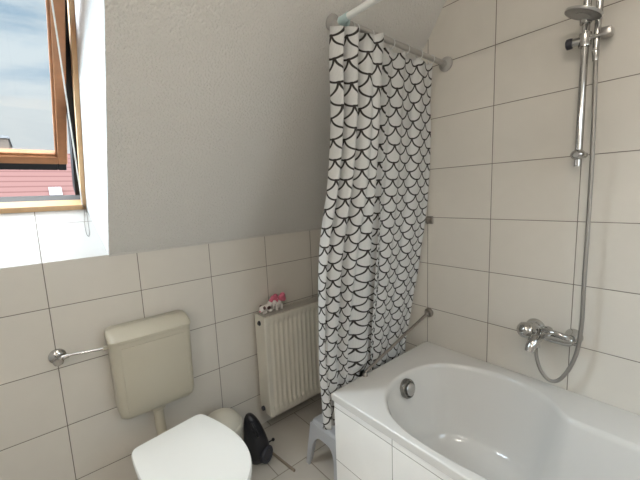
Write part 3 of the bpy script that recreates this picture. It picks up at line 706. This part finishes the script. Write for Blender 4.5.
# ------------------------------------------------------------------ shower set on the bath wall
sr = thing('shower_rail', (-0.06, -1.305, 1.6), 'vertical chrome shower rail with slider on the tiled bath wall', 'shower rail')
SY = -1.303
bm = B(); add_tube(bm, [(-0.06, SY, 1.398), (-0.06, SY, 2.16)], 0.0105, 18); obj('rail', bm, M_chrome, sr, 50)
for z in (1.440, 2.13):
    bm = B(); add_tube(bm, [(0, SY-0.008, z), (-0.045, SY-0.004, z)], 0.010, 14); obj('wall_post', bm, M_chromed, sr, 50)
    bm = B(); add_ball(bm, (-0.062, SY, z), 0.023, 0.023, 0.019); add_lathe(bm, [(0.010, 0), (0.010, 0.004), (0, 0.005)], 14, (-0.084, SY, z), (-1, 0, 0)); obj('rail_knob', bm, M_chrome, sr, 60)
bm = B(); add_lathe(bm, [(0.018, -0.022), (0.0185, -0.018), (0.0185, 0.018), (0.018, 0.022)], 18, (-0.06, SY, 1.830), (0, 0, 1))
add_tube(bm, [(-0.065, SY+0.034, 1.830), (-0.058, SY-0.014, 1.830)], 0.0145, 14); sl_ = obj('slider', bm, M_chrome, sr, 45)
bm = B(); add_lathe(bm, [(0.016, 0), (0.018, 0.004), (0.018, 0.016), (0.012, 0.02), (0, 0.02)], 16, (-0.065, SY+0.034, 1.830), (0, 1, 0)); obj('slider_knob', bm, M_blackd, sl_, 40)
bm = B(); add_box(bm, -0.066, -0.020, SY-0.072, SY-0.040, 1.826, 1.854, 0.006, 2); add_tube(bm, [(-0.062, SY-0.012, 1.832), (-0.062, SY-0.050, 1.834)], 0.006, 10); obj('slider_arm', bm, M_chromed, sl_, 40)
# hand shower held in the slider (its head is above the picture)
hsh = thing('hand_shower', (-0.05, SY-0.033, 1.80), 'chrome hand shower handle held upright in the rail slider', 'shower')
hp = spline([(-0.050, SY-0.030, 1.790), (-0.047, SY-0.031, 1.86), (-0.044, SY-0.032, 1.96), (-0.060, SY-0.032, 2.06), (-0.10, SY-0.030, 2.115)], 5)
bm = B(); add_tube(bm, hp, 0.012, 16, rad=[0.0095 + 0.002*i/(len(hp)-1) for i in range(len(hp))]); obj('handle', bm, M_chrome, hsh, 50)
bm = B(); hn = Vector((-0.75, 0.0, -0.66)).normalized(); add_lathe(bm, [(0, -0.02), (0.03, -0.018), (0.045, -0.006), (0.046, 0.006), (0.042, 0.010), (0, 0.011)], 28, Vector((-0.135, SY-0.03, 2.13)), hn); obj('shower_head', bm, M_chrome, hsh, 40)
# soap dish
sd = thing('soap_dish', (-0.105, SY-0.005, 1.90), 'round perforated chrome soap dish clamped on the rail above the slider', 'soap dish')
dn_ = Vector((0.077, -0.369, 0.926)).normalized(); da = dn_.orthogonal().normalized(); db = dn_.cross(da)
dc = Vector((-0.113, SY-0.001, 1.894))
M_dish = mat('brushed grey dish', (0.42, 0.41, 0.40), 0.3, 0.7)
bm = B()
add_lathe(bm, [(0.0545, 0.002), (0.0565, 0.006), (0.0565, 0.010), (0.0545, 0.010), (0.052, 0.005), (0.0545, 0.002)], 40, dc, dn_)
for i, a in enumerate([2*PI*k/18 for k in range(18)]):
    a2 = a + 2*PI/18*0.52
    A = [dc + da*(r*math.cos(b)) + db*(r*math.sin(b)) + dn_*z for r, b, z in ((0.020, a, 0), (0.053, a, 0.003), (0.053, a2, 0.003), (0.020, a2, 0))]
    add_loft(bm, [A, [p+dn_*0.002 for p in A]])
for r0, r1, z in ((0.0, 0.021, 0.0), (0.036, 0.041, 0.0015)):
    add_lathe(bm, [(max(r0, 1e-4), z), (r1, z), (r1, z+0.0022), (max(r0, 1e-4), z+0.0022), (max(r0, 1e-4), z)], 36, dc, dn_)
obj('dish', bm, M_dish, sd, 40)
bm = B(); add_lathe(bm, [(0.017, -0.010), (0.018, -0.006), (0.018, 0.014), (0.017, 0.018)], 18, (-0.06, SY, 1.893)); obj('clamp', bm, M_chrome, sd, 40)

# hose
hy = [(-0.050, SY-0.030, 1.788), (-0.052, -1.337, 1.70), (-0.066, -1.346, 1.45), (-0.058, -1.346, 1.25), (-0.055, -1.345, 0.98), (-0.055, -1.346, 0.80), (-0.060, -1.338, 0.69), (-0.064, -1.314, 0.605), (-0.068, -1.284, 0.553), (-0.068, -1.252, 0.543), (-0.068, -1.222, 0.575), (-0.068, -1.205, 0.63), (-0.068, -1.203, 0.672)]
bm = B(); add_tube(bm, spline(hy, 14), 0.0072, 12)
ho = tag(obj('shower_hose', bm, M_hose, None, 60), 'ribbed metal shower hose looping from mixer tap up to the slider', 'hose')
bm = B(); add_lathe(bm, [(0.010, 0), (0.011, 0.005), (0.0085, 0.035)], 14, (-0.050, SY-0.030, 1.790), (0, -0.02, -1)); obj('hose_nut', bm, M_chrome, ho, 40)

# mixer tap
mxr = thing('bath_mixer', (-0.06, -1.24, 0.735), 'chrome bath mixer tap on the tiled wall above the bathtub', 'tap')
MZ = 0.728
for y, rs in ((-1.176, 1.0), (-1.313, 0.82)):
    bm = B(); add_lathe(bm, [(0.038*rs, 0), (0.037*rs, 0.008), (0.030*rs, 0.022), (0.019, 0.034), (0.018, 0.044)], 24, (0, y, MZ), (-1, 0, 0)); obj('rosette', bm, M_chrome, mxr, 50)
bm = B(); add_tube(bm, [(-0.062, -1.150, MZ), (-0.062, -1.158, MZ), (-0.062, -1.17, MZ), (-0.062, -1.304, MZ), (-0.062, -1.316, MZ), (-0.062, -1.324, MZ)], 0.02, 20, rad=[0.016, 0.021, 0.023, 0.023, 0.021, 0.016])
add_lathe(bm, [(0.024, 0.0), (0.024, 0.012), (0.022, 0.02)], 22, (-0.066, -1.237, MZ+0.010), (-0.35, 0, 0.94)); obj('body', bm, M_chrome, mxr, 50)
# lever cap on the left, tilted towards the room
bm = B(); add_lathe(bm, [(0.024, 0.0), (0.032, 0.006), (0.033, 0.022), (0.030, 0.025), (0.033, 0.028), (0.031, 0.044), (0.020, 0.055), (0, 0.058)], 26, (-0.060, -1.184, MZ+0.004), (-0.72, 0.66, 0.12)); obj('control_knob', bm, M_chrome, mxr, 50)
# spout
sp_ = spline([(-0.07, -1.212, MZ-0.004), (-0.095, -1.208, MZ-0.010), (-0.122, -1.203, MZ-0.030), (-0.136, -1.200, MZ-0.058)], 5)
bm = B(); add_tube(bm, sp_, 0.016, 16, rad=[0.024-0.006*i/(len(sp_)-1) for i in range(len(sp_))]); obj('spout', bm, M_chrome, mxr, 50)
bm = B(); add_lathe(bm, [(0.008, 0.0), (0.012, 0.006), (0.012, 0.018), (0.009, 0.024), (0, 0.025)], 16, (-0.088, -1.202, MZ+0.008), (-0.3, 0, 0.95)); obj('diverter_knob', bm, M_chrome, mxr, 40)
bm = B(); add_lathe(bm, [(0.011, 0), (0.011, 0.028), (0.013, 0.032), (0.013, 0.044)], 14, (-0.068, -1.203, MZ-0.062), (0, 0, 1)); obj('hose_outlet', bm, M_chrome, mxr, 40)
# open loop lever pointing right
bm = B()
lo = []
for k in range(36):
    a = 2*PI*k/36; lo.append(Vector((-0.098 + 0.026*math.sin(a) - 0.010*math.cos(a), -1.272 - 0.046*math.cos(a), MZ+0.026 - 0.014*math.sin(a) + 0.002)))
add_tube(bm, lo+[lo[0]], 0.0095, 10, False); add_tube(bm, [(-0.075, -1.237, MZ+0.030), (-0.090, -1.236, MZ+0.032)], 0.014, 12)
lev = obj('lever', bm, M_chrome, mxr, 50)
bm = B(); add_ball(bm, (-0.096, -1.274, MZ+0.026), 0.011, 0.028, 0.004); obj('lever_slot_shade', bm, M_black, lev, 60)  # flattened black ball stands in for the shade inside the lever's open slot

# ------------------------------------------------------------------ window cord
bm = B()
ca, cb = Vector((-1.482, -0.300, 1.951)), WP(-1.428, 0.035, 0.336)
add_tube(bm, [ca + (ca-cb)*0.35, ca, cb], 0.0024, 8)
pc = tag(obj('pull_cord', bm, M_cord, None, 60), 'thin white pull cord running down the roof window jamb, ending in a loop', 'cord')

bm = B(); lp = spline([WP(-1.428, 0.030, 0.336), Vector((-1.4205, 0.283, 1.3145)), Vector((-1.434, 0.198, 1.2575)), Vector((-1.4385, 0.131, 1.2125)), Vector((-1.434, 0.108, 1.1965)), Vector((-1.4265, 0.135, 1.2145)), Vector((-1.4205, 0.197, 1.2570)), Vector((-1.4155, 0.272, 1.3075)), WP(-1.424, 0.030, 0.337)], 6)
add_tube(bm, lp, 0.0011, 6)
tag(obj('cord_loop', bm, M_cordg, pc, 60), 'thin grey loop at the end of the cord')

# ------------------------------------------------------------------ outside: the roof across the street
M_red = bpy.data.materials.new('red roof tiles'); M_red.use_nodes = True
b = link_bsdf(M_red); t = M_red.node_tree; n = NM(t)
tcx = node(t, 'ShaderNodeTexCoord'); sp = node(t, 'ShaderNodeSeparateXYZ'); t.links.new(tcx.outputs['Object'], sp.inputs[0])
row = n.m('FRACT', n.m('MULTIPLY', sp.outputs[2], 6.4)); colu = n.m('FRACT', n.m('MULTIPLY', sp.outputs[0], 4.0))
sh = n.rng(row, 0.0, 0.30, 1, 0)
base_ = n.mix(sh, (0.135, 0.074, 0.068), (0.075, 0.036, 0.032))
t.links.new(base_, b.inputs['Base Color']); b.inputs['Roughness'].default_value = 0.9; b.inputs['Specular IOR Level'].default_value = 0.05
M_beige = mat('beige render', (0.16, 0.125, 0.10), 0.8); M_fac = mat('pale facade', (0.6, 0.56, 0.5), 0.8)
M_velux = mat('skylight glass', (0.75, 0.80, 0.85), 0.1); M_vfr = mat('grey skylight frame', (0.22, 0.22, 0.23), 0.5)
nh = thing('neighbouring_house', (-4, 12, -4), 'house across the street with red tiled roof seen through the roof window', 'house')
ry0, rz0, ry1, rz1 = 9.6, 0.45, 12.6, 3.02
bm = B()
A = [Vector((-14, ry0, rz0)), Vector((9, ry0, rz0)), Vector((9, ry1, rz1)), Vector((-14, ry1, rz1))]
dn = Vector((0, (rz1-rz0), -(ry1-ry0))).normalized()*0.12
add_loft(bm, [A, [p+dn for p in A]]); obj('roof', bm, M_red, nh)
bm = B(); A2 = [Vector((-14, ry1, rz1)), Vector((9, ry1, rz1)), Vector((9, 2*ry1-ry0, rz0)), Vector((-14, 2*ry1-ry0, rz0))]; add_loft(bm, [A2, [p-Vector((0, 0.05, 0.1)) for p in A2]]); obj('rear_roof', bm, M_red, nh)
bm = B(); add_box(bm, -13.8, 8.8, ry0+0.5, 2*ry1-ry0-0.5, -6, rz0+0.3); obj('wall', bm, M_fac, nh)
sd_ = (A[3]-A[0]).normalized(); vn = -dn.normalized()
vcx = -1.10
def RP(x, s, o): return Vector((x, ry0, rz0)) + sd_*s + vn*o
bm = B(); add_box(bm, vcx-0.15, vcx+0.15, 1.74, 2.11, 0, 0.05, fn=lambda c: RP(c.x, c.y, c.z)); sk = obj('skylight', bm, M_vfr, nh)
bm = B(); add_box(bm, vcx-0.12, vcx+0.12, 1.78, 2.075, 0.05, 0.06, fn=lambda c: RP(c.x, c.y, c.z)); obj('pane', bm, M_velux, sk)
ab = thing('apartment_block', (-4.6, 26, -4), 'distant beige building showing above the red roof at far left', 'building')
bm = B(); add_box(bm, -7.0, -2.40, 26, 30, -6, 5.35); obj('wall', bm, M_beige, ab)
bm = B(); add_box(bm, -7.1, -2.33, 25.9, 30.1, 5.35, 5.50); obj('roof', bm, M_vfr, ab)
for i in range(5):
    bm = B(); add_box(bm, -6.7+i*0.85, -6.35+i*0.85, 25.97, 26.0, 4.3, 4.9); obj('window', bm, M_vfr, ab)

# ------------------------------------------------------------------ ceiling lamp added to brighten the room (above and behind the picture)
clm = thing('added_ceiling_lamp', (-1.45, -1.75, ZC), 'added round white ceiling lamp above the middle of the room, out of view', 'lamp')
bm = B(); add_lathe(bm, [(0.19, -0.001), (0.19, -0.02), (0.18, -0.022)], 40, (-1.45, -1.75, ZC)); obj('base_plate', bm, M_white, clm, 40)
M_lamp = mat('added lamp diffuser', (0.9, 0.88, 0.84), 0.5, emit=(1.0, 0.91, 0.79), es=ADDED_LAMP_W)
bm = B(); add_lathe(bm, [(0.178, -0.022), (0.175, -0.05), (0.15, -0.075), (0.08, -0.09), (0, -0.093)], 40, (-1.45, -1.75, ZC)); obj('diffuser', bm, M_lamp, clm, 60)
ch = thing('apartment_block', (-0.8, 30, -4), 'low pale building top just above the sash bottom, right of the beige building', 'building')
bm = B(); add_box(bm, -1.25, -0.35, 30, 33, -6, 4.50); obj('wall', bm, M_beige, ch)
bm = B(); add_box(bm, -1.32, -0.28, 29.95, 33.05, 4.50, 4.62); obj('roof', bm, M_vfr, ch)

# wall lamp added on the left wall as fill light (outside the picture)
wl = thing('added_wall_lamp', (XL, -2.15, 1.95), 'added long white fill lamp on the left wall outside the picture', 'lamp')
bm = B(); add_box(bm, XL, XL+0.035, -2.45, -1.85, 1.91, 1.99, 0.004, 1); obj('base_plate', bm, M_chrome, wl, 30)
M_wlamp = mat('added wall lamp diffuser', (0.9, 0.88, 0.84), 0.5, emit=(1.0, 0.93, 0.84), es=ADDED_WALL_LAMP_W)
bm = B(); add_box(bm, XL+0.036, XL+0.095, -2.44, -1.86, 1.915, 1.985, 0.02, 3); obj('diffuser', bm, M_wlamp, wl, 40)
